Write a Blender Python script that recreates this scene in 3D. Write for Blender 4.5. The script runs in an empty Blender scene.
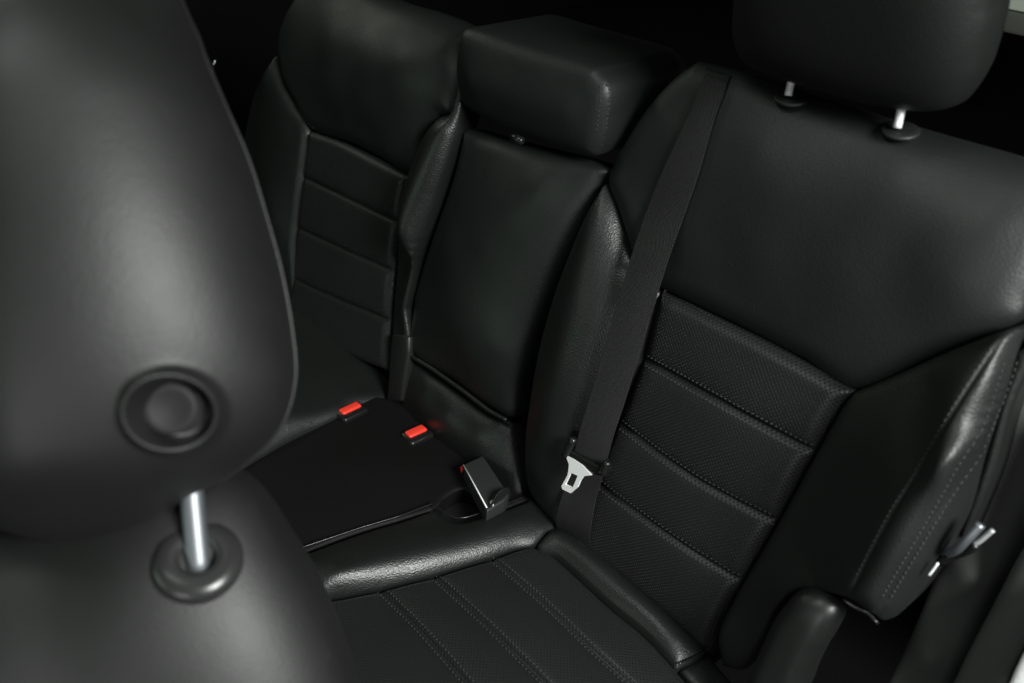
import bpy, bmesh, math, random
import numpy as np
from mathutils import Vector, Matrix
from mathutils.geometry import delaunay_2d_cdt
random.seed(4); rng = np.random.default_rng(4)
SC = bpy.context.scene
COL = SC.collection

# ------------------------------------------------------------------ camera
FPX = 853.0
CX, CY = 512.0, 341.5
def unit(v): v = np.array(v, float); return v/np.linalg.norm(v)
far = unit([-450-CX, -280-CY, FPX])             # direction along the seat row, camera axes (x right, y down, z forward)
dn = np.array([0-CX, 2300-CY, FPX]); dn = unit(dn - far*(dn@far))
nrm = np.cross(far, dn)
if nrm[2] > 0: nrm = -nrm
TH = math.radians(20)                            # recline of the backrests
Bc = -dn
Zc = math.cos(TH)*Bc + math.sin(TH)*nrm
Yc = math.sin(TH)*Bc - math.cos(TH)*nrm
R = np.array([-far, Yc, Zc])                     # camera axes -> world
def ray(px, py): return R @ np.array([px-CX, py-CY, FPX])
CAM = -unit(ray(545, 520))*0.985*1.0
DIST = 0.985
cam_d = bpy.data.cameras.new('camera'); cam = bpy.data.objects.new('camera', cam_d); COL.objects.link(cam)
m = Matrix.Identity(4)
r_, u_, b_ = R[:, 0], -R[:, 1], -R[:, 2]
for i in range(3):
    m[i][0], m[i][1], m[i][2], m[i][3] = r_[i], u_[i], b_[i], CAM[i]
cam.matrix_world = m
cam_d.sensor_width = 36; cam_d.lens = 36*FPX/1024
cam_d.clip_start = 0.02; cam_d.clip_end = 60
cam_d.dof.use_dof = True; cam_d.dof.focus_distance = 0.92; cam_d.dof.aperture_fstop = 5.0
SC.camera = cam

# ------------------------------------------------------------------ world and lamps
w = bpy.data.worlds.new("World"); SC.world = w; w.use_nodes = True
bg = w.node_tree.nodes['Background']; bg.inputs[0].default_value = (0.75, 1.0, 0.85, 1); bg.inputs[1].default_value = 0.012
def lamp(name, loc, target, size, power, col=(1, 1, 1), sy=None):
    d = bpy.data.lights.new(name, 'AREA'); d.energy = power; d.color = col
    d.shape = 'RECTANGLE'; d.size = size; d.size_y = sy or size
    o = bpy.data.objects.new(name, d); COL.objects.link(o)
    o.location = loc
    o.rotation_euler = (Vector(target)-Vector(loc)).to_track_quat('-Z', 'Y').to_euler()
    return o
lamp('windscreen_light', (-0.5, -2.2, 0.85), (0, 0, 0.4), 1.3, 4.5, (0.78, 1.0, 0.84), 0.5)
lamp('front_door_light', (1.15, -1.9, 0.65), (0.3, 0, 0.3), 0.8, 7, (1, 1, 1), 0.7)
lamp('rear_door_light', (1.35, -0.12, 1.15), (0.15, -0.25, 0.1), 0.5, 17.5, (.98, 1, .98), 0.5).data.spread = math.radians(110)
lamp('overhead_light', (-0.1, -0.5, 1.55), (0.3, -0.1, 0.0), 0.5, 1.2, (.93, 1, 0.95), 0.5).data.spread = math.radians(90)
lamp('far_window_light', (-1.6, -0.05, 1.2), (-0.7, 0.15, 0.6), 0.4, 1.6, (0.9, 1, 0.82), 0.25)
SC.view_settings.view_transform = 'Standard'; SC.view_settings.look = 'None'
SC.view_settings.exposure = 0; SC.view_settings.gamma = 1

# ------------------------------------------------------------------ frames (local u, v, w)
def frame(o, u, v, n):
    M = Matrix.Identity(4)
    for i in range(3): M[i][0], M[i][1], M[i][2], M[i][3] = u[i], v[i], n[i], o[i]
    return M
O0 = np.zeros(3)
c20, s20 = math.cos(TH), math.sin(TH)
X = np.array([1., 0, 0])
class Fr:
    def __init__(s, o, u, v, n): s.o, s.u, s.v, s.n = [np.array(a, float) for a in (o, u, v, n)]; s.M = frame(o, u, v, n)
    def P(s, px, py, w=0.0):
        d = ray(px, py); t = ((s.o - CAM)@s.n + w)/(d@s.n)
        q = CAM + t*d - s.o
        return (q@s.u, q@s.v, w)
    def world(s, p): return s.o + s.u*p[0] + s.v*p[1] + s.n*p[2]
BK = Fr(O0, X, [0, s20, c20], [0, -c20, s20])
a8 = math.radians(8)
CU = Fr(O0, X, [0, math.cos(a8), -math.sin(a8)], [0, math.sin(a8), math.cos(a8)])

# ------------------------------------------------------------------ materials
def mat(name, col, rough=0.45, metal=0.0, spec=0.5, grain=None, gstr=0.15, gdist=0.0006, perf=False, weave=False, mottled=0.0, coat=0.0, rvar=0.0):
    M = bpy.data.materials.new(name); M.use_nodes = True
    nt = M.node_tree; N = nt.nodes; L = nt.links
    b = N['Principled BSDF']
    b.inputs['Base Color'].default_value = (*col, 1); b.inputs['Roughness'].default_value = rough
    b.inputs['Metallic'].default_value = metal; b.inputs['Specular IOR Level'].default_value = spec
    b.inputs['Coat Weight'].default_value = coat; b.inputs['Coat Roughness'].default_value = 0.3
    tc = N.new('ShaderNodeTexCoord')
    last = None
    def bump(h, strength, dist):
        nonlocal last
        k = N.new('ShaderNodeBump'); k.inputs['Strength'].default_value = strength; k.inputs['Distance'].default_value = dist
        L.new(h, k.inputs['Height'])
        if last is not None: L.new(last, k.inputs['Normal'])
        last = k.outputs[0]
    if grain:
        v = N.new('ShaderNodeTexVoronoi'); v.feature = 'SMOOTH_F1'; v.inputs['Scale'].default_value = grain
        v.inputs['Smoothness'].default_value = 0.6
        n2 = N.new('ShaderNodeTexNoise'); n2.inputs['Scale'].default_value = grain*0.35; n2.inputs['Detail'].default_value = 3
        mx = N.new('ShaderNodeVectorMath'); mx.operation = 'ADD'
        sc = N.new('ShaderNodeVectorMath'); sc.operation = 'SCALE'; sc.inputs['Scale'].default_value = 0.0022
        L.new(tc.outputs['Object'], n2.inputs['Vector']); L.new(n2.outputs['Color'], sc.inputs[0])
        L.new(tc.outputs['Object'], mx.inputs[0]); L.new(sc.outputs[0], mx.inputs[1]); L.new(mx.outputs[0], v.inputs['Vector'])
        bump(v.outputs['Distance'], gstr, gdist)
        n3 = N.new('ShaderNodeTexNoise'); n3.inputs['Scale'].default_value = 55; n3.inputs['Detail'].default_value = 5; n3.inputs['Distortion'].default_value = 0.8
        L.new(tc.outputs['Object'], n3.inputs['Vector']); bump(n3.outputs['Fac'], 0.05, 0.003)
    if perf:
        sx = N.new('ShaderNodeSeparateXYZ'); L.new(tc.outputs['Object'], sx.inputs[0])
        def mth(op, a, bb=None):
            k = N.new('ShaderNodeMath'); k.operation = op
            for i, q in enumerate((a, bb)):
                if q is None: continue
                if isinstance(q, (int, float)): k.inputs[i].default_value = q
                else: L.new(q, k.inputs[i])
            return k.outputs[0]
        f = 2*math.pi/0.0044
        cu_ = mth('COSINE', mth('MULTIPLY', sx.outputs[0], f)); cv_ = mth('COSINE', mth('MULTIPLY', sx.outputs[1], f))
        s = mth('MULTIPLY', cu_, cv_)
        hole = N.new('ShaderNodeMapRange'); hole.inputs[1].default_value = 0.40; hole.inputs[2].default_value = 0.9
        L.new(s, hole.inputs[0])
        inv = mth('SUBTRACT', 1.0, hole.outputs[0])
        bump(inv, 1.0, 0.0016)
        mixc = N.new('ShaderNodeMix'); mixc.data_type = 'RGBA'
        mixc.inputs['A'].default_value = (*col, 1); mixc.inputs['B'].default_value = (0.002, 0.002, 0.002, 1)
        L.new(hole.outputs[0], mixc.inputs['Factor']); L.new(mixc.outputs['Result'], b.inputs['Base Color'])
    if weave:
        wv = N.new('ShaderNodeTexWave'); wv.inputs['Scale'].default_value = 320; wv.bands_direction = 'DIAGONAL'
        wv.inputs['Distortion'].default_value = 1.0
        L.new(tc.outputs['Object'], wv.inputs['Vector']); bump(wv.outputs['Fac'], 0.6, 0.0009)
        w2 = N.new('ShaderNodeTexNoise'); w2.inputs['Scale'].default_value = 900; L.new(tc.outputs['Object'], w2.inputs['Vector'])
        bump(w2.outputs['Fac'], 0.4, 0.0006)
    if mottled > 0:
        n4 = N.new('ShaderNodeTexNoise'); n4.inputs['Scale'].default_value = 14; n4.inputs['Detail'].default_value = 6
        L.new(tc.outputs['Object'], n4.inputs['Vector'])
        mr = N.new('ShaderNodeMapRange'); mr.inputs[1].default_value = 0.3; mr.inputs[2].default_value = 0.7
        mr.inputs[3].default_value = rough-mottled; mr.inputs[4].default_value = rough+mottled
        L.new(n4.outputs['Fac'], mr.inputs[0]); L.new(mr.outputs[0], b.inputs['Roughness'])
    if last is not None: L.new(last, b.inputs['Normal'])
    return M
BLK = (0.008, 0.0092, 0.0085)
leather = mat('black_leather', BLK, 0.41, spec=0.58, grain=620, gstr=0.38, gdist=0.0007, mottled=0.05)
leather_soft = mat('black_leather_matte', (0.0085, 0.0105, 0.0095), 0.5, spec=0.45, grain=620, gstr=0.22, gdist=0.0006, mottled=0.05)
perf = mat('perforated_leather', (0.0105, 0.0112, 0.011), 0.47, spec=0.45, grain=800, gstr=0.15, gdist=0.0004, perf=True)
front_leather = mat('front_leather', (0.0065, 0.0069, 0.0065), 0.52, spec=0.5, grain=600, gstr=0.16, gdist=0.0005, mottled=0.04)
thread = mat('thread', (0.035, 0.037, 0.036), 0.6, spec=0.3)
webmat = mat('belt_webbing', (0.008, 0.0086, 0.008), 0.62, spec=0.3, weave=True)
plastic = mat('black_plastic', (0.009, 0.0098, 0.0092), 0.42, grain=900, gstr=0.15, gdist=0.0003)
gloss = mat('gloss_plastic', (0.009, 0.0095, 0.009), 0.25)
collar_m = mat('collar_plastic', (0.022, 0.0225, 0.022), 0.28)
satin = mat('satin_steel', (0.22, 0.235, 0.25), 0.48, metal=0.85)
trimmat = mat('trim_plastic', (0.045, 0.048, 0.045), 0.75, grain=700, gstr=0.3, gdist=0.0005)
chrome = mat('chrome', (0.75, 0.76, 0.78), 0.16, metal=1.0)
steel = mat('plated_steel', (0.92, 0.92, 0.92), 0.42, metal=0.15)
redm = mat('red_plastic', (0.85, 0.05, 0.03), 0.35)
carpet = mat('dark_carpet', (0.004, 0.004, 0.004), 0.95, spec=0.1, grain=400, gstr=0.6, gdist=0.001)
pale = mat('pale_trim', (0.30, 0.31, 0.28), 0.6)
white = mat('white_paint', (0.8, 0.8, 0.8), 0.4)

# ------------------------------------------------------------------ object helpers
def link(name, mesh, parent=None, M=None):
    o = bpy.data.objects.new(name, mesh); COL.objects.link(o)
    if M is None: M = Matrix.Identity(4)
    if parent is not None:
        o.parent = parent
        o.matrix_basis = WM[parent.name].inverted() @ M
    else:
        o.matrix_basis = M
    WM[o.name] = M.copy()
    return o
WM = {}
def thing(name, label, cat, loc=(0, 0, 0), group=None):
    M = Matrix.Translation(Vector(loc))
    o = link(name, None, None, M); o['label'] = label; o['category'] = cat
    if group: o['group'] = group
    return o
def tag(o, label, cat, group=None):
    o['label'] = label; o['category'] = cat
    if group: o['group'] = group
    return o
def mesh_from(name, verts, faces, material, smooth=True):
    me = bpy.data.meshes.new(name); me.from_pydata([tuple(map(float, v)) for v in verts], [], [tuple(map(int, f)) for f in faces])
    me.materials.append(material)
    if smooth: me.polygons.foreach_set('use_smooth', [True]*len(me.polygons))
    me.update(); return me

def catmull(pts, closed=False, n=8):
    P = [np.array(p, float) for p in pts]; out = []
    N = len(P); rngk = range(N if closed else N-1)
    for i in rngk:
        p1, p2 = P[i], P[(i+1) % N]
        p0 = P[i-1] if (i > 0 or closed) else 2*p1-p2
        p3 = P[(i+2) % N] if (i+2 < N or closed) else 2*p2-p1
        for k in range(n):
            t = k/n
            out.append(0.5*((2*p1)+(-p0+p2)*t+(2*p0-5*p1+4*p2-p3)*t*t+(-p0+3*p1-3*p2+p3)*t**3))
    if not closed: out.append(P[-1])
    return np.array(out)
def outline(*runs):
    """closed outline from runs of points; every run is smoothed on its own, corners stay at the joints"""
    out = []
    for i, r in enumerate(runs):
        nxt = runs[(i+1) % len(runs)][0]
        pts = list(r) + [nxt]
        c = catmull(pts, False, 6) if len(pts) > 2 else catmull(pts, False, 1)
        out += list(c[:-1])
    return np.array(out)
def resample(poly, h, closed=True):
    q = np.vstack([poly, poly[:1]]) if closed else poly
    out = []
    for a, b in zip(q[:-1], q[1:]):
        L = np.linalg.norm((b-a)[:2]); k = max(1, int(math.ceil(L/h)))
        if L < 1e-7: continue
        for j in range(k): out.append(a+(b-a)*j/k)
    if not closed: out.append(q[-1])
    return np.array(out)
def dist_poly(p, line, closed):
    q = np.vstack([line, line[:1]]) if closed else line
    q = q[:, :2]; best = np.full(len(p), 1e9)
    for a, b in zip(q[:-1], q[1:]):
        ab = b-a; L2 = ab@ab
        if L2 < 1e-14: continue
        t = np.clip(((p-a)@ab)/L2, 0, 1)
        d = np.hypot(p[:, 0]-a[0]-t*ab[0], p[:, 1]-a[1]-t*ab[1]); best = np.minimum(best, d)
    return best
def inside(p, poly):
    x, y = p[:, 0], p[:, 1]; c = np.zeros(len(p), bool)
    q = np.vstack([poly, poly[:1]])
    for a, b in zip(q[:-1], q[1:]):
        cond = ((a[1] > y) != (b[1] > y))
        with np.errstate(divide='ignore', invalid='ignore'):
            xx = (b[0]-a[0])*(y-a[1])/(b[1]-a[1])+a[0]
        c ^= cond & (x < xx)
    return c
class TPS:
    def __init__(s, pts, lam=1e-5):
        p = np.array(pts, float); s.c = p[:, :2]; n = len(p)
        K = s.k(s.c, s.c)+lam*np.eye(n); Pm = np.hstack([np.ones((n, 1)), s.c])
        A = np.zeros((n+3, n+3)); A[:n, :n] = K; A[:n, n:] = Pm; A[n:, :n] = Pm.T
        s.w = np.linalg.solve(A, np.concatenate([p[:, 2], np.zeros(3)]))
    @staticmethod
    def k(a, b):
        d2 = ((a[:, None, :]-b[None])**2).sum(-1)+1e-12
        return 0.5*d2*np.log(d2)
    def __call__(s, q):
        return s.k(q, s.c)@s.w[:-3] + s.w[-3] + q@s.w[-2:]
_ph = rng.uniform(0, 6.28, (24,)); _dir = rng.normal(size=(24, 2)); _dir /= np.linalg.norm(_dir, axis=1)[:, None]
_fr = rng.uniform(25, 130, 24)
def wrinkle(p, amp, seed=0):
    s = np.zeros(len(p))
    for i in range(24): s += np.sin((p@_dir[i])*_fr[i]+_ph[i]+seed*(i+1)*1.7)*(40/_fr[i])
    return amp*s/4
def panel(name, fr, out, parent, material, ctrl=(), roll=0.012, depth=0.009, h=0.004, grooves=(), gd=0.0035, gw=0.0035,
          puff=0.0, pw=0.02, skirt=0.03, wr=0.0004, back=None, seed=0, hfun=None, edgebias=None, recess=None):
    """upholstered panel: height field over its outline in frame fr, edges rolled down into the seam"""
    out = np.array(out, float)
    cc = []
    for c in ctrl:
        cc += [tuple(x) for x in resample(catmull(c, False, 8), 0.012, False)] if isinstance(c, list) else [tuple(c)]
    tps = TPS(list(resample(out, 0.02)) + cc, 2e-5)
    b = resample(out, h)
    poly = b[:, :2]
    lo, hi = poly.min(0), poly.max(0)
    gx, gy = np.meshgrid(np.arange(lo[0], hi[0], h), np.arange(lo[1], hi[1], h))
    gx = gx + (np.arange(gx.shape[0]) % 2)[:, None]*h/2
    g = np.stack([gx.ravel(), gy.ravel()], 1); g = g[inside(g, poly)]
    d = dist_poly(g, poly, True); keep = d > h*0.6
    glines = [resample(np.array([list(q)[:2] for q in gl], float), h, False) for gl in grooves]
    extra = []
    for gl in glines:
        dg = dist_poly(g, gl, False); keep &= dg > gw*2.4
        t = np.gradient(gl, axis=0); t /= np.linalg.norm(t, axis=1)[:, None]+1e-12; nn = np.stack([-t[:, 1], t[:, 0]], 1)
        for k in (-1.9, -1.2, -0.6, 0, 0.6, 1.2, 1.9): extra.append(gl+nn*gw*k)
    # rings near the border
    t = np.roll(poly, -1, 0)-np.roll(poly, 1, 0); t /= np.linalg.norm(t, axis=1)[:, None]+1e-12
    nn = np.stack([-t[:, 1], t[:, 0]], 1)
    area = 0.5*np.sum(poly[:, 0]*np.roll(poly[:, 1], -1)-np.roll(poly[:, 0], -1)*poly[:, 1])
    if area < 0: nn = -nn
    for f in (0.04, 0.13, 0.3, 0.55):
        rr = poly+nn*roll*f; dd = dist_poly(rr, poly, True)
        extra.append(rr[inside(rr, poly) & (dd > roll*f*0.8)])
    g = g[keep]
    if extra:
        e = np.vstack(extra); e = e[inside(e, poly)]
        g = np.vstack([g, e])
    if recess is not None:
        (rc, rr0) = recess
        ang = np.linspace(0, 2*np.pi, 48, endpoint=False)
        g = g[np.hypot(g[:, 0]-rc[0], g[:, 1]-rc[1]) > rr0*1.45]
        for f in np.linspace(0.1, 1.42, 16):
            g = np.vstack([g, np.stack([rc[0]+rr0*f*np.cos(ang+f), rc[1]+rr0*f*np.sin(ang+f)], 1)])
    allp = np.vstack([poly, g]); nb = len(poly)
    vs, es, fs, ov, _, _ = delaunay_2d_cdt([Vector(p) for p in allp], [(i, (i+1) % nb) for i in range(nb)], [], 1, 1e-7)
    P = np.array([(v.x, v.y) for v in vs])
    dd = dist_poly(P, poly, True)
    k = np.clip(dd/roll, 0, 1)
    z = tps(P) - depth*(1-np.sqrt(np.clip(1-(1-k)**2, 0, 1)))
    z += wrinkle(P, wr, seed)*k
    for gl in glines:
        dg = dist_poly(P, gl, False); z -= gd*np.exp(-(dg/gw)**2)*np.clip(k*1.5, 0, 1)
    if puff and glines:
        dm = np.min([dist_poly(P, gl, False) for gl in glines], axis=0)
        z += puff*(1-np.exp(-dm/pw))*k
    if hfun is not None: z += hfun(P)
    verts = [(p[0], p[1], zz) for p, zz in zip(P, z)]
    faces = [list(f) for f in fs]
    # winding: normals towards +w
    def ccw(f): a, b_, c = P[f[0]], P[f[1]], P[f[2]]; return (b_[0]-a[0])*(c[1]-a[1])-(b_[1]-a[1])*(c[0]-a[0]) > 0
    faces = [f if ccw(f) else f[::-1] for f in faces]
    ocount = {}
    for f in faces:
        for a, b2 in zip(f, f[1:]+f[:1]): ocount[(a, b2)] = 1
    bd = [(a, b2) for (a, b2) in ocount if (b2, a) not in ocount]
    bv = sorted({a for a, _ in bd}); idx = {a: len(verts)+i for i, a in enumerate(bv)}
    for a in bv:
        x, y, zz = verts[a]; verts.append((x, y, zz-skirt if back is None else back))
    for a, b2 in bd: faces.append([b2, a, idx[a], idx[b2]])
    cap = {b2: a for a, b2 in bd}
    # closed underside
    try:
        start = bd[0][0]; loop = [start]; nx = {a: b2 for a, b2 in bd}; cur = nx[start]
        while cur != start and len(loop) < 99999: loop.append(cur); cur = nx[cur]
        if len(loop) == len(bv): faces.append([idx[a] for a in loop][::-1])
    except KeyError: pass
    o = link(name, mesh_from(name, verts, faces, material), parent, fr.M)
    o.data.polygons[-1].use_smooth = False
    def height(q): 
        q = np.atleast_2d(np.array(q, float)[..., :2]); dq = dist_poly(q, poly, True); kk = np.clip(dq/roll, 0, 1)
        zz = tps(q) - depth*(1-np.sqrt(np.clip(1-(1-kk)**2, 0, 1))) + wrinkle(q, wr, seed)*kk
        for gl in glines: zz -= gd*np.exp(-(dist_poly(q, gl, False)/gw)**2)*np.clip(kk*1.5, 0, 1)
        if puff and glines: zz += puff*(1-np.exp(-np.min([dist_poly(q, gl, False) for gl in glines], axis=0)/pw))*kk
        return zz
    return o, height

def inflate(name, fr, out, parent, material, T=0.05, Rr=0.06, h=0.005, tback=None, recess=None, hfun=None, pw=2.0, bend=None):
    """closed cushion-like solid grown from an outline"""
    out = np.array(out, float); poly = resample(out, h)[:, :2]
    lo, hi = poly.min(0), poly.max(0)
    gx, gy = np.meshgrid(np.arange(lo[0], hi[0], h), np.arange(lo[1], hi[1], h)); gx = gx+(np.arange(gx.shape[0]) % 2)[:, None]*h/2
    g = np.stack([gx.ravel(), gy.ravel()], 1); g = g[inside(g, poly)]; g = g[dist_poly(g, poly, True) > h*0.9]
    t = np.roll(poly, -1, 0)-np.roll(poly, 1, 0); t /= np.linalg.norm(t, axis=1)[:, None]+1e-12; nn = np.stack([-t[:, 1], t[:, 0]], 1)
    if 0.5*np.sum(poly[:, 0]*np.roll(poly[:, 1], -1)-np.roll(poly[:, 0], -1)*poly[:, 1]) < 0: nn = -nn
    for f in (0.03, 0.12, 0.3, 0.55):
        e = poly+nn*h*f*1.2; g = np.vstack([g, e[inside(e, poly)]])
    if recess is not None:
        rc, rr0 = recess; ang = np.linspace(0, 2*np.pi, 64, endpoint=False)
        g = g[np.hypot(g[:, 0]-rc[0], g[:, 1]-rc[1]) > rr0*1.62]
        for f in np.linspace(0.04, 1.6, 30): g = np.vstack([g, np.stack([rc[0]+rr0*f*np.cos(ang), rc[1]+rr0*f*np.sin(ang)], 1)])
    nb = len(poly)
    vs, es, fs, *_ = delaunay_2d_cdt([Vector(p) for p in np.vstack([poly, g])], [(i, (i+1) % nb) for i in range(nb)], [], 1, 1e-7)
    P = np.array([(v.x, v.y) for v in vs]); dd = dist_poly(P, poly, True); k = np.clip(dd/Rr, 0, 1)
    # smooth swelling: Poisson solution over the outline
    gs = max((hi-lo).max()/110, .0015); nx_, ny_ = [int(a)+5 for a in (hi-lo)/gs]
    GX, GY = np.meshgrid(lo[0]+gs*(np.arange(nx_)-2), lo[1]+gs*(np.arange(ny_)-2)); GP = np.stack([GX.ravel(), GY.ravel()], 1)
    msk = inside(GP, poly).reshape(GX.shape); ph = np.where(msk, dist_poly(GP, poly, True).reshape(GX.shape)**1.0*gs*20, 0)
    om = 1.93
    chk = (np.add.outer(np.arange(ny_), np.arange(nx_)) % 2).astype(bool)
    for it in range(500):
        for cb_ in (chk, ~chk):
            nb4 = np.roll(ph, 1, 0)+np.roll(ph, -1, 0)+np.roll(ph, 1, 1)+np.roll(ph, -1, 1)
            new = ph+om*((nb4+gs*gs)/4-ph); ph = np.where(msk & cb_, new, ph)
    fx = (P[:, 0]-lo[0])/gs+2; fy = (P[:, 1]-lo[1])/gs+2; ix = fx.astype(int); iy = fy.astype(int); tx = fx-ix; ty = fy-iy
    val = ph[iy, ix]*(1-tx)*(1-ty)+ph[iy, ix+1]*tx*(1-ty)+ph[iy+1, ix]*(1-tx)*ty+ph[iy+1, ix+1]*tx*ty
    val = np.clip(val/ph.max(), 0, 1)*np.clip(dd/gs, 0, 1)
    edge_f = np.minimum(1, dd/(Rr))
    prof = (1-(1-val)**pw)**.5
    zf = T*prof; zb = -(tback or T)*prof
    if hfun is not None: zf = zf+hfun(P)
    if bend is not None: bz = bend(P); zf = zf+bz; zb = zb+bz
    isb = dd < 1e-6
    verts = [(p[0], p[1], a) for p, a in zip(P, zf)]; back = {}
    for i, p in enumerate(P):
        if isb[i]: back[i] = i
        else: back[i] = len(verts); verts.append((p[0], p[1], zb[i]))
    faces = []
    for f in fs:
        f = list(f); a, b_, c = P[f[0]], P[f[1]], P[f[2]]
        if (b_[0]-a[0])*(c[1]-a[1])-(b_[1]-a[1])*(c[0]-a[0]) < 0: f = f[::-1]
        faces.append(f)
        fb = [back[i] for i in f][::-1]
        if set(fb) != set(f): faces.append(fb)
    return link(name, mesh_from(name, verts, faces, material), parent, fr.M)

def tube_mesh(name, pts, rad, material, seg=10, flat=1.0, up=None, caps=True):
    P = np.array(pts, float); n = len(P)
    rad = np.full(n, rad) if np.isscalar(rad) else np.array(rad)
    T = np.gradient(P, axis=0); T /= np.linalg.norm(T, axis=1)[:, None]+1e-12
    up = np.array([0, 0, 1.]) if up is None else np.array(up, float)
    verts, faces = [], []
    for i in range(n):
        s = np.cross(T[i], up)
        if np.linalg.norm(s) < 1e-4: s = np.cross(T[i], [0, 1, 0.1])
        s /= np.linalg.norm(s); q = np.cross(s, T[i])
        for k in range(seg):
            a = 2*math.pi*k/seg; verts.append(P[i]+s*math.cos(a)*rad[i]+q*math.sin(a)*rad[i]*flat)
    for i in range(n-1):
        for k in range(seg):
            a = i*seg+k; b_ = i*seg+(k+1) % seg; faces.append([a, b_, b_+seg, a+seg])
    if caps: faces += [list(range(seg))[::-1], [(n-1)*seg+k for k in range(seg)]]
    return mesh_from(name, verts, faces, material)
def lathe_mesh(name, prof, material, seg=40):
    verts, faces = [], []
    for r, z in prof:
        for k in range(seg): a = 2*math.pi*k/seg; verts.append((r*math.cos(a), r*math.sin(a), z))
    for i in range(len(prof)-1):
        for k in range(seg):
            a = i*seg+k; b_ = i*seg+(k+1) % seg; faces.append([a, b_, b_+seg, a+seg])
    faces += [list(range(seg))[::-1], [(len(prof)-1)*seg+k for k in range(seg)]]
    return mesh_from(name, verts, faces, material)
def prism(name, fr, pts, w0, w1, parent, material, bevel=0.0015, seg=3):
    bm = bmesh.new(); vs = [bm.verts.new((p[0], p[1], w0)) for p in pts]; f = bm.faces.new(vs)
    r = bmesh.ops.extrude_face_region(bm, geom=[f]); bmesh.ops.translate(bm, verts=[v for v in r['geom'] if isinstance(v, bmesh.types.BMVert)], vec=(0, 0, w1-w0))
    bmesh.ops.recalc_face_normals(bm, faces=bm.faces)
    if bevel: bmesh.ops.bevel(bm, geom=[e for e in bm.edges], offset=bevel, segments=seg, profile=0.5, affect='EDGES')
    me = bpy.data.meshes.new(name); bm.to_mesh(me); bm.free(); me.materials.append(material)
    for p in me.polygons: p.use_smooth = True
    try: me.set_sharp_from_angle(angle=math.radians(35))
    except Exception: pass
    return link(name, me, parent, fr.M)
def seam_cord(name, fr, line, hf, parent, material, r=0.0012, lift=0.0):
    L = resample(np.array([list(q)[:2] for q in line], float), 0.004, False)
    z = hf(L)+lift
    return link(name, tube_mesh(name, np.column_stack([L, z]), r, material, 6), parent, fr.M)
def stitch_row(name, fr, lines, hf, parent, pitch=0.0047, ln=0.0028, r=0.00055, lift=0.0002, material=None):
    """rows of short thread stitches lying on a panel; one mesh"""
    verts, faces = [], []
    for line, off in lines:
        L = resample(catmull([list(q)[:2] for q in line], False, 10), 0.001, False)
        t = np.gradient(L, axis=0); t /= np.linalg.norm(t, axis=1)[:, None]+1e-12; nn = np.stack([-t[:, 1], t[:, 0]], 1)
        L = L+nn*off
        s = np.concatenate([[0], np.cumsum(np.linalg.norm(np.diff(L, axis=0), axis=1))])
        a = 0.008
        while a+ln < s[-1]-0.008:
            q = np.array([[np.interp(a+ln*f, s, L[:, j]) for j in (0, 1)] for f in (0, .25, .5, .75, 1)])
            z = hf(q)+lift; dz = [-0.0007, 0.0002, 0.0005, 0.0002, -0.0007]
            tt = q[-1]-q[0]; tt /= np.linalg.norm(tt); sd = np.array([-tt[1], tt[0]])
            base = len(verts)
            for j in range(5):
                rr = r*(0.6 if j in (0, 4) else 1)
                for kx, kz in ((1, 0), (0.5, 0.9), (-0.5, 0.9), (-1, 0), (0, -0.9)):
                    verts.append((q[j, 0]+sd[0]*kx*rr, q[j, 1]+sd[1]*kx*rr, z[j]+dz[j]+kz*rr))
            for j in range(4):
                for k in range(5):
                    A = base+j*5+k; B_ = base+j*5+(k+1) % 5; faces.append([A, B_, B_+5, A+5])
            a += pitch
    return link(name, mesh_from(name, verts, faces, material or thread), parent, fr.M)

def stitches(name, fr, lines, hf, parent, **kw):
    for l in lines: stitch_row(name, fr, [l], hf, parent, **kw)

# ================================================================== SETTING
def quadmesh(name, pts, material):
    return mesh_from(name, pts, [list(range(len(pts)))], material, False)
def slab(name, lo, hi, material):
    bm = bmesh.new(); bmesh.ops.create_cube(bm, size=1)
    for v in bm.verts: v.co = Vector([(lo[i]+hi[i])/2+v.co[i]*(hi[i]-lo[i]) for i in range(3)])
    me = bpy.data.meshes.new(name); bm.to_mesh(me); bm.free(); me.materials.append(material)
    return link(name, me)
o = slab('floor', (-2.2, -1.6, -0.45), (1.1, 2.2, -0.40), carpet); o['kind'] = 'structure'
o = slab('cargo_floor', (-1.5, 0.32, -0.05), (0.75, 2.0, 0.0), carpet); o['kind'] = 'structure'
o = slab('rear_wall', (-1.6, 1.9, -0.4), (1.1, 1.95, 1.6), carpet); o['kind'] = 'structure'
o = slab('side_wall', (-1.45, -1.4, -0.4), (-1.38, 1.9, 0.62), carpet); o['kind'] = 'structure'

# ================================================================== NEAR REAR SEAT
b = BK.P; c = CU.P
near = thing('rear_seat', 'near black leather rear seat with perforated pleats and a belt lying over its backrest', 'car seat', BK.world(b(640, 590)), 'rear seats')
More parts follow.
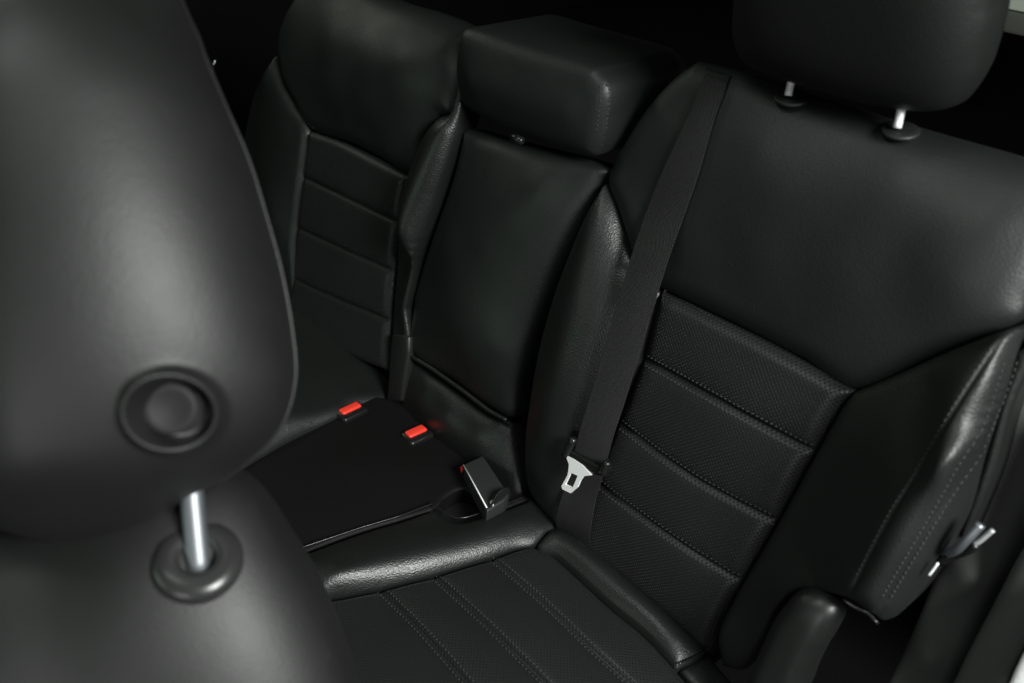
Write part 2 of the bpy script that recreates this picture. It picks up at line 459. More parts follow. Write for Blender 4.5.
# shoulder panel
top_run = [b(693, 60, -.012), b(740, 73, -.012), b(800, 93, -.012), b(860, 112, -.012), b(930, 133, -.012), b(1024, 160, -.012), b(1062, 178, -.015)]
right_run = [b(1084, 205, -.012), b(1062, 250, -.002), b(1030, 298, .007), b(1006, 327, .012)]
bot_run = [b(930, 359, .006), b(852, 391, 0)]
bot2 = [b(800, 361, 0), b(740, 330, 0), b(668, 295, 0), b(650, 286, 0)]
in_run = [b(629, 262, 0.004), b(614, 212, 0.004), b(603, 182, 0.0)]
in2 = [b(612, 155, -.004), b(640, 110, -.01), b(668, 78, -.012)]
shoulder, h_sh = panel('shoulder_panel', BK, outline(top_run, right_run, bot_run, bot2, in_run, in2), near, leather_soft,
    ctrl=[b(800, 230, .012), b(900, 250, .014), b(700, 210, .010), b(760, 150, .008), b(900, 180, .008), b(960, 280, .018), b(820, 320, .008), b(1000, 220, .008)],
    roll=.022, depth=.012, wr=.0007, seed=1)
# perforated insert
gr1 = [b(640, 357), b(724, 400), b(820, 456)]
gr2 = [b(615, 420), b(700, 478), b(782, 526)]
gr3 = [b(592, 478), b(650, 518), b(745, 585)]
ins_r = [b(852, 392, 0), b(838, 408, 0), b(812, 454, 0), b(769, 532, 0), b(732, 596, 0), b(714, 632, 0)]
ins_b = [b(708, 668, -.01), b(640, 610, -.01), b(560, 540, -.01)]
ins_l = [b(572, 520, 0), b(598, 465, 0), b(626, 400, 0), b(643, 353, 0), b(659, 293, 0)]
insert, h_in = panel('insert_panel', BK, outline([b(662, 293, 0), b(740, 330, 0), b(800, 361, 0)], ins_r, ins_b, ins_l), near, perf,
    ctrl=[b(740, 390, .006), b(690, 470, .006), b(650, 560, .004)], roll=.010, depth=.009, h=.0035, grooves=[gr1, gr2, gr3], gd=.0042, gw=.0032, puff=.004, pw=.012, seed=2, wr=.0004)
stitches('stitching', BK, [(g, s) for g in (gr1, gr2, gr3) for s in (.0052, -.0052)] , h_in, insert)
# inner bolster (towards the centre seat)
ib_l = [b(600, 184, .004), b(580, 220, .008), b(556, 280, .012), b(538, 340, .014), b(527, 400, .014), b(522, 450, .01), b(527, 492, .0)]
ib_r = [b(556, 532, -.004), b(572, 520, 0), b(598, 465, 0), b(626, 400, 0), b(643, 353, 0), b(657, 300, 0), b(650, 286, 0)]
ib_t = [b(629, 263, .002), b(614, 212, .003)]
inner, h_ib = panel('inner_bolster', BK, outline(ib_l, ib_r, ib_t), near, leather,
    ctrl=[[b(601, 200, .007), b(592, 240, .018), b(576, 300, .027), b(561, 360, .030), b(549, 430, .027), b(545, 490, .014)]], roll=.014, depth=.009, seed=3, wr=.0005)
# outer bolster: stands well forward of the insert
ob_top = [b(852, 393, 0), b(900, 373, .006), b(950, 351, .014), b(1004, 331, .022)]
ob_out = [b(1022, 330, .012), b(1004, 392, .016), b(978, 462, .022), b(958, 523, .026), b(921, 583, .030), b(897, 616, .034)]
ob_bot = [b(880, 624, .042), b(862, 611, .046), b(843, 600, .046), b(800, 592, .030), b(775, 612, .02), b(757, 652, .005), b(742, 672, -.005)]
ob_in = [b(720, 668, -.008), b(716, 635, 0), b(734, 596, 0), b(771, 532, 0), b(814, 454, 0), b(840, 408, 0)]
L1 = [b(1001, 338, .030), b(957, 406, .046), b(918, 472, .052), b(890, 517, .054), b(852, 590, .052)]
L2 = [b(1012, 352, .022), b(984, 428, .040), b(962, 470, .046), b(921, 539, .051), b(880, 608, .050)]
L1b = [b(1001, 338, .028), b(957, 406, .042), b(918, 472, .049), b(890, 517, .051), b(852, 590, .050)]
LA = [b(930, 385, .020), b(886, 450, .030), b(852, 520, .034), b(815, 585, .030)]
satin_l = mat('satin_leather', BLK, .5, spec=.55, grain=620, gstr=.3, gdist=.0007, mottled=.03)
outer, h_ob = panel('outer_bolster', BK, outline(ob_top, ob_out, ob_bot, ob_in), near, satin_l, ctrl=[L1, L2, LA], roll=.010, depth=.008,
    grooves=[L1, L2], gd=.0022, gw=.0018, seed=4, wr=.0002, h=.0035, skirt=.05)
stitches('stitching', BK, [(L1, -.0022), (L2, .0022), (L2, -.0022)], h_ob, outer)
# dark inner side of the lower seam edge
seam_cord('seam_piping', BK, [b(843, 600, .046), b(856, 608, .046), b(868, 613, .046), b(879, 623, .044)], lambda q: np.full(len(q), .046), outer, gloss, r=.0016)
# cushion of the near seat: side roll, rear band, perforated insert
cr_top = [c(531, 497, .006), c(523, 502, .008), c(487, 515, .008), c(459, 522, .008), c(441, 515, .008), c(433, 510, .008), c(400, 521, .008), c(360, 533, .008), c(306, 553, .008), c(240, 580, .008), c(170, 612, .006)]
cr_low = [c(160, 660, 0), c(240, 620, 0), c(325, 598, 0), c(350, 593, 0), c(415, 578, 0), c(480, 559, 0), c(515, 547, 0), c(534, 543, 0)]
roll_, h_cr = panel('cushion_side_roll', CU, outline(cr_top, cr_low, [c(546, 531, .004), c(557, 521, .002)]), near, leather,
    ctrl=[[c(532, 522, .009), c(500, 526, .012), c(450, 536, .015), c(400, 548, .018), c(340, 562, .019), c(280, 580, .019), c(200, 610, .019)], [c(505, 541, .006), c(450, 558, .0075), c(400, 571, .0085), c(340, 587, .0085), c(280, 607, .0085), c(200, 637, .0085)]], roll=.007, depth=.005, seed=5, wr=.0005, h=.0035)
cb_t = [c(558, 520, .0), c(585, 540, 0), (c(633, 582, 0)), c(679, 622, 0), c(707, 650, 0)]
cb_b = [c(677, 666, 0), c(647, 635, 0), c(613, 607, 0), c(591, 587, 0), c(557, 556, 0), c(537, 545, 0)]
band, h_cb = panel('cushion_rear_band', CU, outline(cb_t, cb_b), near, leather, ctrl=[[c(552, 533, .009), c(600, 572, .012), c(640, 607, .012), c(676, 640, .009)]], roll=.010, depth=.008, seed=6, wr=.0004, h=.0035)
k = 0
g_a = [c(376, 585), c(420, 632), c(470, 690)]; g_b = [c(428, 570), c(481, 623), c(545, 687), c(600, 742)]; g_c = [c(485, 552), c(541, 603), c(590, 651), c(640, 694), c(700, 745)]
ci = outline([c(534, 545, 0), c(515, 549, 0), c(480, 561, 0), c(415, 580, 0), c(350, 595, 0), c(325, 600, 0), c(240, 622, 0)], [c(170, 660, 0), c(300, 760, 0)], [c(560, 860, 0), c(640, 800, 0)], [c(720, 720, 0), c(676, 667, 0), c(647, 636, 0), c(613, 608, 0), c(591, 588, 0), c(557, 557, 0)])
g_a = [c(376, 585), c(420, 632), c(470, 690), c(530, 765)]
cins, h_ci = panel('cushion_insert', CU, ci, near, perf, ctrl=[c(500, 640, .006), c(400, 640, .004), c(600, 640, .004)], roll=.010, depth=.010, grooves=[g_a, g_b, g_c], gd=.0035, gw=.003, puff=.004, pw=.014, seed=7, wr=.0004, h=.0038, skirt=.1)
stitches('stitching', CU, [(g, s) for g in (g_a, g_b, g_c) for s in (.0045, -.0045)], h_ci, cins)
# cushion outer side
cs, h_cs = panel('cushion_side_panel', CU, outline([c(708, 652, -.004), c(722, 668, -.006), c(770, 735, -.01)], [c(700, 790, -.01), c(722, 722, -.004)], [c(680, 668, -.004)]), near, leather, roll=.01, depth=.006, seed=9, skirt=.08)
seam_cord('seam_piping', CU, [c(678, 665), c(690, 660), c(706, 652)], lambda q: np.full(len(q), .0015), band, gloss, r=.0010)
# headrest of the near rear seat
rfr = Fr(BK.world((.2, .70, .075)), X, [0, -.12, .993], [0, -.993, -.12])
hr = catmull([rfr.P(*a) for a in ((752, -60), (744, 0), (741, 30), (750, 58), (784, 71), (850, 91), (917, 105), (955, 105), (977, 88), (995, 45), (1004, -5), (1010, -60), (960, -110), (830, -110))], True, 5)
headm = mat('headrest_leather', (0.006, 0.0068, 0.0063), .55, spec=.38, grain=620, gstr=.2, gdist=.0006)
hrest = inflate('headrest', rfr, hr, near, headm, T=.042, Rr=.05, h=.006, pw=2.2)
for (px, py, qx, qy) in ((789, 92, 792, 78), (898, 124, 901, 111)):
    p0 = np.array(b(px, py, -.004)); p1 = np.array(b(qx, qy, -.004)); d = (p1-p0)/np.linalg.norm(p1-p0)
    link('headrest_post', tube_mesh('headrest_post', [p0-d*.003, p0, p1, p1+d*.02], .0032, steel, 16), near, BK.M)
    rot_ = Vector(BK.n*.42+BK.v*.9).to_track_quat('Z', 'X').to_matrix().to_4x4()
    link('post_collar', lathe_mesh('post_collar', [(.012, -.005), (.0145, -.0025), (.0145, -.001), (.0132, 0), (.009, .0005), (.0036, .0005)], leather_soft), near, Matrix.Translation(Vector(BK.world(p0-d*.003)-BK.n*.007)) @ rot_)
# hinge cover beside the cushion
hc = catmull([b(787, 601, .04), b(800, 592, .04), b(822, 594, .04), b(838, 608, .04), b(834, 628, .04), b(812, 665, .04), b(780, 730, .04), b(730, 730, .04), b(752, 668, .04), b(770, 625, .04)], True, 6)
hfr = Fr(BK.world((0, 0, .03)), BK.u, BK.v, BK.n)
inflate('hinge_cover', hfr, [(p[0], p[1], 0) for p in hc], near, plastic, T=.022, Rr=.024, h=.003, tback=.03)

# ================================================================== CENTRE FOLD-DOWN BACKREST
ctr = thing('folding_armrest_seat', 'narrow smooth leather centre backrest with a box-shaped head pad', 'centre seat', BK.world(b(450, 420)))
cm_out = outline([b(460, 128, 0), b(500, 140, 0), b(560, 155, 0), b(600, 168, 0)], [b(597, 180, 0), b(572, 232, 0), b(548, 285, 0), b(530, 335, 0), b(516, 385, 0), b(508, 419, 0)],
    [b(480, 405, 0), b(450, 382, 0), b(408, 353, 0)], [b(411, 296, 0), b(420, 264, 0), b(433, 225, 0), b(450, 175, 0)])
cmain, h_cm = panel('center_panel', BK, cm_out, ctr, leather_soft, ctrl=[b(510, 220, .022), b(480, 300, .020), b(465, 350, .018), b(540, 190, .016), b(445, 240, .012), b(430, 310, .010), b(500, 350, .014)], roll=.018, depth=.012, seed=10, wr=.0006)
cl_out = outline([b(406, 354, -.006), b(450, 384, -.006), b(480, 407, -.006), b(506, 421, -.006)], [b(512, 440, -.004), b(516, 500, 0)], [b(480, 480, .0), b(440, 450, 0), b(398, 425, 0)], [b(398, 395, 0)])
panel('lower_panel', BK, cl_out, ctr, leather, ctrl=[b(450, 410, .010), b(480, 435, .010), b(425, 390, .008)], roll=.014, depth=.010, seed=11)
seam_cord('seam_piping', BK, [b(408, 354), b(433, 369), b(464, 391), b(490, 411), b(507, 420)], lambda q: np.full(len(q), .0005), cmain, leather, r=.003)
# head pad: a box-like cushion, its top running level towards the rear
pfr = Fr(BK.world((-.30, .55, .050)), X, [0, .09, .996], [0, -.996, .09]); pq = pfr.P
eW = -.016
fp = outline([pq(520, 40, eW), pq(590, 62, eW), pq(606, 72, eW), pq(615, 90, eW), pq(613, 120, eW), pq(607, 146, eW), pq(599, 155, eW), pq(575, 149, eW), pq(520, 131, eW), pq(484, 113, eW), pq(469, 100, eW), pq(464, 70, eW), pq(467, 36, eW), pq(478, 27, eW)])
pad, h_pad = panel('head_pad', pfr, np.column_stack([fp[:, :2], np.zeros(len(fp))]), ctr, leather_soft, ctrl=[[(fp[:, 0].min()+.04, fp[:, 1].mean()-0, .012), (fp[:, 0].max()-.04, fp[:, 1].mean(), .008)]], grooves=[[pq(601.5, 72), pq(604.5, 100), pq(599.5, 146)]], gd=.0018, gw=.0022, roll=.017, depth=.011, skirt=.115, seed=12, wr=.0005)
S1 = [pq(600, 76), pq(603, 100), pq(598, 142)]
stitches('stitching', pfr, [(S1, .001), (S1, -.0045)], h_pad, pad)
Mx = Matrix.Translation(Vector(BK.world(b(517, 139, .030)))) @ BK.M.to_3x3().to_4x4() @ Matrix.Rotation(math.pi/2, 4, 'Y')
link('release_tab', lathe_mesh('release_tab', [(.002, -.009), (.004, -.008), (.0045, 0), (.004, .008), (.002, .009)], gloss, 16), ctr, Mx)

# ================================================================== FAR REAR SEAT
fs = thing('rear_seat', 'far black leather rear seat beyond the centre backrest with a curved shoulder panel', 'car seat', BK.world(b(340, 380)), 'rear seats')
W0 = 0.0
f_sh = outline([b(274, 50, .0), b(277, 26, .0), b(288, 2, -.006), b(305, -22, -.02), b(340, -28, -.025), b(379, -4, -.02), b(418, 8, -.02), b(452, 22, -.02)], [b(459, 34, -.012), b(458, 70, .0), b(449, 111, .008)],
    [b(435, 116, .008), b(421, 136, .006), b(407, 174, 0)], [b(375, 157, 0), b(344, 142, 0), b(307, 129, 0)], [b(292, 103, .002), b(280, 80, .004)])
panel('shoulder_panel', BK, f_sh, fs, leather_soft, ctrl=[b(360, 80, .022), b(330, 40, .016), b(400, 60, .020), b(390, 130, .012), b(310, 70, .014), b(430, 60, .010)], roll=.02, depth=.012, seed=13, wr=.0007)
fg1 = [b(300, 176), b(345, 196), b(396, 222)]; fg2 = [b(298, 228), b(340, 247), b(390, 270)]; fg3 = [b(296, 280), b(340, 300), b(388, 320)]
f_in = outline([b(308, 131, 0), b(344, 144, 0), b(375, 159, 0)], [b(406, 176, 0), b(400, 210, 0), b(394, 250, 0), b(388, 330, 0)], [b(386, 372, 0), b(290, 330, 0)], [b(292, 280, 0), b(295, 240, 0), b(302, 180, 0)])
fi, h_fi = panel('insert_panel', BK, f_in, fs, perf, ctrl=[b(350, 200, .004)], roll=.01, depth=.008, grooves=[fg1, fg2, fg3], gd=.003, puff=.0025, pw=.010, seed=14)
f_rb = outline([b(448, 113, .008), b(435, 118, .010), b(421, 138, .008), b(408, 176, 0), b(402, 210, 0), b(396, 250, 0), b(390, 330, 0)], [b(388, 372, 0), b(404, 350, .008)],
    [b(400, 310, .016), b(410, 260, .020), b(428, 205, .020), b(447, 140, .018), b(462, 80, .010), b(470, 40, -.006), b(464, 32, -.01)], [b(461, 60, 0)])
panel('side_bolster', BK, f_rb, fs, leather, ctrl=[[b(440, 130, .022), b(424, 175, .028), b(408, 240, .030), b(398, 320, .026)]], roll=.012, depth=.01, seed=15)
f_lb = outline([b(273, 54, .0), b(280, 84, .004), b(292, 106, .002), b(305, 132, 0)], [b(301, 180, 0), b(294, 240, 0), b(290, 330, 0)], [b(240, 300, -.01), b(235, 200, -.01), b(248, 110, -.01)], [b(262, 70, .01)])
panel('side_bolster', BK, f_lb, fs, leather, ctrl=[[b(280, 120, .006), b(276, 160, .008), b(272, 220, .010)]], roll=.012, depth=.01, seed=16)
# far cushion
fc = outline([c(405, 345, .01), c(330, 300, .01), c(240, 250, .01)], [c(120, 300, .01), c(60, 420, .01)], [c(230, 470, .012), c(286, 436, .012), c(336, 412, .012), c(352, 402, .01)], [c(392, 398, -.004)])
panel('cushion', CU, fc, fs, leather, ctrl=[[c(230, 445, .020), c(290, 422, .020), c(330, 402, .015)]], roll=.016, depth=.012, seed=17, skirt=.1)
# post cover between far and centre backrests
prism('hinge_bracket', BK, [b(391, 334, .008), b(408, 336, .008), b(408, 352, .008), b(401, 402, .008), b(386, 402, .008)], -.02, .008, fs, plastic, .004)

# ================================================================== CENTRE CUSHION
mc = outline([c(404, 400, 0), c(440, 430, 0), c(490, 470, 0), c(531, 496, 0)], [c(523, 501, 0), c(500, 508, 0)], [c(480, 495, -.0), c(462, 488, 0), c(446, 496, .0), c(433, 508, 0)],
    [c(400, 519, 0), c(360, 531, 0), c(306, 551, 0), c(240, 578, 0), c(150, 620, 0)], [c(60, 520, 0), c(150, 480, 0), c(286, 438, 0)], [c(336, 414, 0), c(352, 404, 0), c(372, 396, 0)])
cen, h_cen = panel('center_cushion', CU, mc, None, mat('center_leather', (.0035, .0036, .0035), .6, spec=.2, grain=620, gstr=.2, gdist=.0005), ctrl=[c(400, 470, .006), c(330, 500, .006)], roll=.006, depth=.004, seed=18, skirt=.1, wr=.0004)
tag(cen, 'flat black centre seat cushion between the two rear seats', 'seat cushion')
seam_cord('seam_piping', CU, [c(300, 553), c(360, 532.5), c(400, 520.5), c(434, 507.5)], lambda q: np.full(len(q), .0070), cen, gloss, r=.0008)
seam_cord('pocket_piping', CU, catmull([c(433, 508, 0), c(441, 515, 0), c(459, 523, 0), c(487, 515.5, 0), c(523, 502, 0)], False, 6), lambda q: np.full(len(q), .0075), cen, gloss, r=.0008)
fl = outline([c(425, 500, 0), c(462, 484, 0), c(500, 480, 0)], [c(525, 502, 0), c(487, 520, 0)], [c(459, 527, 0), c(436, 519, 0)])
panel('pocket_liner', Fr(CU.world((0, 0, -.022)), CU.u, CU.v, CU.n), fl, cen, plastic, roll=.006, depth=.003, seed=19, skirt=.02)

# ================================================================== BUCKLES
def buckle(cx, cy, ang, lab, ln=.028, wd=.011):
    p = np.array(c(cx, cy, .010)); q = np.array(c(cx+math.cos(ang)*10, cy+math.sin(ang)*10, .010)); d = unit(q-p)[:3]
    s = np.array([-d[1], d[0], 0]); th_ = thing('seat_belt_buckle', lab, 'belt buckle', CU.world(p), 'belt buckles')
    def rect(l, w_, o=0): return [tuple(p+d*a*l/2+s*(bb*w_/2+o)) for a, bb in ((-1, -1), (1, -1), (1, 1), (-1, 1))]
    prism('housing', CU, rect(ln*1.4, wd*2.2, -.003), -.02, .0075, th_, gloss, .004, 4)
    prism('button', CU, rect(ln*1.05, wd*1.1), .004, .0105, th_, redm, .0028, 4)
    prism('slot', CU, rect(ln*.8, wd*.28, -.0085), .004, .0078, th_, gloss, .0008)
    return th_
buckle(350, 407, math.radians(-25), 'seat belt buckle with a red button beside the far seat cushion')
buckle(416, 430, math.radians(-24), 'seat belt buckle with a red button below the centre backrest', .026, .012)
# the loose grey buckle lying in the pocket
bt = thing('seat_belt_buckle', 'dark grey seat belt buckle on its side in the pocket of the centre cushion', 'belt buckle', CU.world(c(485, 490, 0)), 'belt buckles')
w1 = .026
pts = [c(464, 464, w1), c(483, 455, w1), c(509, 494, w1), c(505, 500, w1), c(487, 511, w1)]
prism('housing', CU, pts, .004, w1, bt, mat('grey_plastic', (.020, .021, .021), .5, grain=800, gstr=.2, gdist=.0003), .0022, 4)
prism('button', CU, [c(460, 466, .02), c(463, 464.5, .02), c(464.5, 468, .02), c(461.5, 469.5, .02)], .014, .0195, bt, mat('dark_red_plastic', (.35, .02, .02), .45), .001)
e = [np.array(c(463.5, 465, w1-.0005)), np.array(c(487, 508, w1-.0005))]
link('edge_strip', tube_mesh('edge_strip', [e[0], (e[0]+e[1])/2, e[1]], .0008, steel, 8), bt, CU.M)
arc = [np.array(c(491, 512, .012)), np.array(c(493, 504, .026)), np.array(c(499, 496, .032)), np.array(c(506, 494, .026)), np.array(c(508, 500, .010))]
link('strap', tube_mesh('strap', catmull(arc, False, 6), .0075, webmat, 12, flat=.2, up=(1, .4, 0)), bt, CU.M)
prism('rivet', CU, [c(490, 500, .03), c(493, 498, .03), c(494, 503, .03), c(492, 504, .03)], .024, .0285, bt, steel, .0006)

# ================================================================== SEAT BELT
belt = thing('seat_belt', 'black webbing seat belt with a steel tongue hanging down the near rear backrest', 'seat belt', BK.world(b(580, 500)))
def ribbon(name, mids, parent, material, fr=BK, thick=.0012, cup=0.0):
    """mids: (left point, right point) pairs"""
    L = catmull([p[0] for p in mids], False, 8); Rr = catmull([p[1] for p in mids], False, 8)
    nx = 8; verts, faces = [], []
    for a, q in zip(L, Rr):
        for j in range(nx+1):
            t = j/nx; v = a+(q-a)*t; v = v+np.array([0, 0, cup*math.sin(math.pi*t)]); verts.append(v)
    n = len(L)
    off = len(verts)
    verts += [v-np.array([0, 0, thick]) for v in verts]
    W_ = nx+1
    for i in range(n-1):
        for j in range(nx):
            a = i*W_+j; faces.append([a, a+1, a+W_+1, a+W_]); faces.append([off+a, off+a+W_, off+a+W_+1, off+a+1])
        a = i*W_; faces.append([a, a+W_, off+a+W_, off+a]); a += nx; faces.append([a, off+a, off+a+W_, a+W_])
    me = mesh_from(name, verts, faces, material)
    bm = bmesh.new(); bm.from_mesh(me); bmesh.ops.recalc_face_normals(bm, faces=bm.faces); bm.to_mesh(me); bm.free()
    try: me.set_sharp_from_angle(angle=math.radians(40))
    except Exception: pass
    return link(name, me, parent, fr.M)
def z(px, py, f, lift=.004):
    q = b(px, py, 0); hh = float(f([q])[0])+lift
    for _ in range(3):
        q = b(px, py, hh); hh = float(f([q])[0])+lift
    return b(px, py, hh)
mids = [(b(713, 92, -.09), b(738, 100, -.09)), (b(707, 69, -.022), b(732, 77, -.022)), (b(705, 74, -.008), b(728, 81, -.008)), (z(699, 90, h_sh), z(722, 97, h_sh)), (z(692, 108, h_sh), z(715, 115, h_sh)), (z(677, 140, h_sh), z(706, 146, h_sh)), (z(662, 173, h_sh), z(696, 180, h_sh)), (z(646, 213, h_sh), z(682, 220, h_sh)),
        (b(629, 263, .020), b(667, 262, .020)), (b(610, 330, .028), b(646, 330, .024)), (b(592, 390, .028), b(625, 400, .022)), (b(580, 430, .028), b(613, 436, .022)), (b(572, 462, .026), b(604, 470, .022))]
ribbon('webbing', mids, belt, webmat, cup=.001)
ribbon('lower_webbing', [(b(575, 458, .012), b(606, 464, .012)), (b(564, 490, .014), b(596, 497, .012)), (b(557, 515, .012), b(590, 530, .010)), (b(556, 535, -.006), b(588, 552, -.006))], belt, webmat)
tw = .032
tg = prism('tongue', BK, [b(565, 452, tw), b(570, 451, tw), b(583, 458, tw), b(597, 466, tw), b(604, 464, tw), b(608, 469, tw), b(604, 476, tw), b(597, 476, tw), b(588, 472, tw), b(576, 464, tw), b(565, 460, tw), b(562, 457, tw)], tw-.009, tw, belt, gloss, .002, 3)
for (pa, pb) in (((565, 456), (574, 438)), ((603, 473), (608, 461))):
    A = np.array(b(*pa, tw-.001)); Bp = np.array(b(*pb, tw-.001)); mid = (A+Bp)/2
    link('tongue_ear', tube_mesh('tongue_ear', catmull([A, mid, Bp], False, 4), [.0044]*8+[.0028], gloss, 12), tg, BK.M)
# metal plate with a window
bm = bmesh.new()
outp = [(566, 455), (574, 459), (583, 465), (592, 475), (584, 476), (581, 480), (578, 487), (571, 493), (563, 489), (562, 486), (568, 475), (569, 470), (569.5, 464)]
hole = [(571.5, 472.5), (578.3, 475.5), (573.3, 487.5), (565.8, 484.3)]
ow = [Vector(b(x, y, tw)) for x, y in outp]; hw = [Vector(b(x, y, tw)) for x, y in hole]
vsx = [v.to_2d() for v in ow+hw]; no = len(ow); nh = len(hw)
vs, es, fs_, *_ = delaunay_2d_cdt(vsx, [(i, (i+1) % no) for i in range(no)]+[(no+i, no+(i+1) % nh) for i in range(nh)], [], 1, 1e-7)
hp = np.array([[v.x, v.y] for v in hw]); P2 = np.array([[v.x, v.y] for v in vs])
V = [bm.verts.new((v.x, v.y, tw-.0012)) for v in vs]
F_ = []
for f in fs_:
    cc = P2[list(f)].mean(0)
    if not inside(cc[None], hp)[0]: F_.append(bm.faces.new([V[i] for i in f]))
r = bmesh.ops.extrude_face_region(bm, geom=F_); bmesh.ops.translate(bm, verts=[v for v in r['geom'] if isinstance(v, bmesh.types.BMVert)], vec=(0, 0, .0022))
bmesh.ops.recalc_face_normals(bm, faces=bm.faces)
me = bpy.data.meshes.new('metal_plate'); bm.to_mesh(me); bm.free(); me.materials.append(steel)
link('metal_plate', me, tg, BK.M)

# ================================================================== FRONT SEAT
ftd = 0.50
fdir = unit(ray(150, 330)); fo = CAM + fdir*ftd
fn = unit(-fdir*0.95 + np.array([-0.16, -0.22, 0.02]))
fu = unit(np.cross([0, 0, 1.0], fn)); fv = np.cross(fn, fu)
cr = R[:, 0]; fu = unit(cr - fn*(cr@fn)); fv = np.cross(fn, fu)
FH = Fr(fo, fu, fv, fn); p = FH.P
front = thing('front_seat', 'blurred front seat close to the camera with a large rounded headrest', 'car seat', FH.world(p(190, 690)))
hd = catmull([p(-90, 560), p(-140, 250), p(-100, -60), p(20, -160), p(120, -90), p(180, 8), p(200, 50), p(225, 105), p(248, 158), p(265, 212), p(281, 270), p(292, 330), p(295, 380), p(280, 428), p(240, 468), p(190, 501), p(130, 538), p(60, 562), p(0, 560)], True, 6)
rc = p(178, 411, .055)[:2]; r0 = abs(p(171+29.5, 408)[0]-p(171, 408)[0])
vt0, vb0, ul0 = p(150, 130)[1], p(150, 430)[1], p(90, 300)[0]
def head_bend(P): return -6.0*np.clip(P[:, 1]-vt0, 0, 1)**2 - 10.0*np.clip(vb0-P[:, 1], 0, 1)**2 - 8.0*np.clip(ul0-P[:, 0], 0, 1)**2
def dimple(P):
    d = np.hypot(P[:, 0]-rc[0], P[:, 1]-rc[1])/r0
    z_ = np.zeros(len(P))
    z_ += .0075*np.exp(-((d-1.19)/.18)**2)            # raised lip
    z_ -= .0085*(1/(1+np.exp((d-.93)/.035)))
    return z_
head = inflate('headrest', FH, hd, front, front_leather, T=.085, Rr=.15, h=.005, recess=(rc, r0), hfun=dimple, bend=head_bend, pw=1.15)
# shoulder of the seat
F2 = Fr(fo - fn*.045, fu, fv, fn); q = F2.P
sh = catmull([q(60, 505), q(150, 470), q(215, 462), q(258, 482), q(290, 530), q(320, 580), q(343, 636), q(360, 690), q(380, 780), q(300, 860), q(0, 860), q(-200, 760), q(-200, 600), q(-60, 540)], True, 6)
crease = [q(84, 500), q(100, 600), q(122, 690), q(150, 900)]
gl = np.array([[a[0], a[1]] for a in crease])
def sh_h(P):
    dl = dist_poly(P, resample(gl, .005, False), False); return -.004*np.exp(-(dl/.024)**2)
body = inflate('backrest', F2, sh, front, front_leather, T=.07, Rr=.085, h=.0055, hfun=sh_h, pw=1.3)
from mathutils.bvhtree import BVHTree
def hit(o, px, py):
    me = o.data; wm = WM[o.name]
    bv = BVHTree.FromPolygons([wm @ v.co for v in me.vertices], [tuple(q.vertices) for q in me.polygons])
    loc, nn, *_ = bv.ray_cast(Vector(CAM), Vector(unit(ray(px, py)))); return np.array(loc), np.array(nn)
link('seam_piping', tube_mesh('seam_piping', [(a[0], a[1], .0+float(head_bend(np.array([[a[0], a[1]]]))[0])) for a in resample(np.array(hd), .006)]+[], .0011, front_leather, 8), head, FH.M)
# round button in the recess
bl, _n = hit(head, 171, 408)
link('button', lathe_mesh('button', [(.0122, -.004), (.0128, .0012), (.0122, .0024), (.0110, .0028), (.0085, .0022), (.0050, .0014), (.0005, .0010)], mat('button_plastic', (.007, .0075, .007), .62, spec=.35), 56), front, Matrix.Translation(Vector(bl+fn*.0012)) @ Vector(unit(_n*.35+fn*.65)).to_track_quat('Z', 'Y').to_matrix().to_4x4())
# guide collar and post, seated on the shoulder surface
cl, cnn = hit(body, 198, 560)
ax = unit(np.array(FH.v)*.84+np.array(FH.n)*.52)
ax = unit(.5*ax+.5*cnn)
rot = Vector(ax).to_track_quat('Z', 'Y').to_matrix().to_4x4()
link('guide_collar', lathe_mesh('guide_collar', [(.021, -.012), (.0236, -.004), (.0236, -.001), (.0222, .002), (.018, .0042), (.013, .0046), (.0095, .0035), (.009, -.004)], collar_m, 56), front, Matrix.Translation(Vector(cl+ax*.001)) @ rot)
pa = cl; dp = ray(191, 488); dp = unit(dp)
pb = CAM + dp*(np.linalg.norm(cl-CAM)-.004)
d = (pb-pa)/np.linalg.norm(pb-pa)
link('headrest_post', tube_mesh('headrest_post', [pa-d*.01, pa, pb, pb+d*.05], .0063, satin, 32), front)
# ================================================================== RIGHT SIDE: TRIM, LATCH
TR = Fr(BK.world((0, 0, -.03)), BK.u, BK.v, BK.n); t_ = TR.P
tr = thing('side_trim', 'dark textured side trim panel running down beside the near seat', 'trim panel', TR.world(t_(960, 683)))
panel('lower_panel', TR, outline([t_(934, 576, .0), t_(958, 540, .0), t_(985, 480, -.0), t_(1010, 420, -.0), t_(1060, 330, 0)], [t_(1120, 380, -.03), t_(1060, 480, -.035), t_(1010, 590, -.03), t_(950, 720, -.03)], [t_(870, 720, 0), t_(909, 638, 0)]), tr, trimmat,
    ctrl=[t_(975, 580, .006), t_(930, 660, .006)], roll=.008, depth=.005, seed=21, skirt=.08)
panel('sill_strip', TR, outline([t_(1100, 420, .03), t_(1040, 520, .025), t_(1000, 590, .02), t_(940, 720, .02)], [t_(1000, 720, .03), t_(1012, 672, .03), t_(1060, 590, .03), t_(1140, 460, .03)]), tr, trimmat, roll=.006, depth=.005, seed=22, skirt=.1)
panel('seal_strip', TR, outline([t_(1016, 352, .04), t_(1000, 400, .04), t_(980, 470, .035), t_(958, 535, .03)], [t_(966, 540, .03), t_(992, 476, .035), t_(1010, 410, .04), t_(1040, 340, .04)]), tr, plastic, roll=.005, depth=.006, seed=23, skirt=.03)
panel('body_edge', TR, outline([t_(1002, 700, .06), t_(1024, 652, .06), t_(1060, 600, .06)], [t_(1100, 640, .06), t_(1060, 760, .06)]), tr, white, roll=.004, depth=.003, seed=24, skirt=.1)
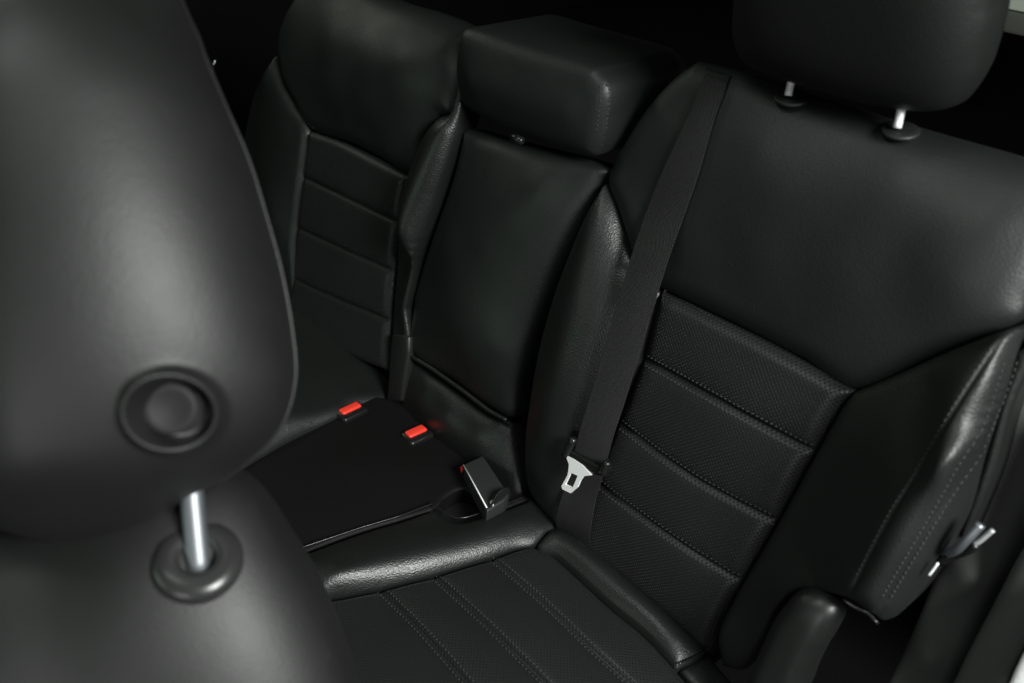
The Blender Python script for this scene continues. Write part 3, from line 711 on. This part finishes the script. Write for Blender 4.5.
la = thing('latch_hook', 'small bright metal latch hook on the trim beside the near seat', 'latch', TR.world(t_(965, 545)))
LT = BK.P
def rod(name, pts, r_, m_, par, flat=1.0): link(name, tube_mesh(name, catmull([np.array(LT(*a)) for a in pts], False, 5), r_, m_, 12, flat=flat, up=(0, 0, 1)), par, BK.M)
dull = mat('dull_steel', (.5, .51, .52), .4, metal=.5)
rod('lever', [(948, 553, .03), (957, 549, .036), (968, 538, .038), (981, 524, .036)], .0034, satin, la)
rod('bracket', [(940, 562, .022), (955, 555, .024), (968, 550, .028), (976, 544, .030)], .0035, gloss, la)
rod('hook', [(975, 544, .036), (980, 541, .036), (986, 536, .036), (993, 530, .036)], .0018, dull, la)
rod('cable', [(929, 575, .036), (933, 570, .036), (938, 563, .036)], .0010, steel, la)
# window frame beyond, upper right and upper left
WB = Fr(np.array([0, 1.2, 0]), X, np.array([0, 0, 1.0]), np.array([0, -1.0, 0])); wq = WB.P
def lit(name, col, st):
    M = mat(name, (.1, .1, .1), .5); q = M.node_tree.nodes['Principled BSDF']
    q.inputs['Emission Color'].default_value = (*col, 1); q.inputs['Emission Strength'].default_value = st; return M
daypane = lit('daylit_pane', (.86, 1, .80), .20)
wt = thing('rear_window', 'daylit rear window corner with its dark surround behind the near headrest', 'window', WB.world(wq(1020, 30)))
prism('window_frame', WB, [wq(1003, 12), wq(1030, 18), wq(1130, 45), wq(1130, 70), wq(1030, 38), wq(1002, 32)], -.02, 0, wt, mat('frame_trim', (.16, .175, .15), .7), .003)
prism('window_pane', WB, [wq(1000, -30), wq(1140, -10), wq(1140, 46), wq(1030, 17), wq(1001, 11)], -.03, -.022, wt, daypane, 0)
wt = thing('side_window', 'sliver of pale daylit window at the top left edge', 'window', WB.world(wq(190, 0)))
prism('window_pane', WB, [wq(150, -40), wq(222, -40), wq(214, 3), wq(196, 6), wq(168, 4)], -.03, -.022, wt, lit('far_pane', (.9, 1, .85), .5), 0)
rp = thing('chrome_rod', 'short thin chrome rod in the dark left of the far seat', 'rod', WB.world(wq(214, 64)))
A = np.array(b(213, 67, -.1)); Bp = np.array(b(215.5, 60, -.1))
link('rod_shaft', tube_mesh('rod_shaft', [A-(Bp-A)*.3, A, Bp], .0017, chrome, 10), rp, BK.M)
link('rod_socket', tube_mesh('rod_socket', [A-(Bp-A)*2, A-(Bp-A)*.4], .005, plastic, 12), rp, BK.M)
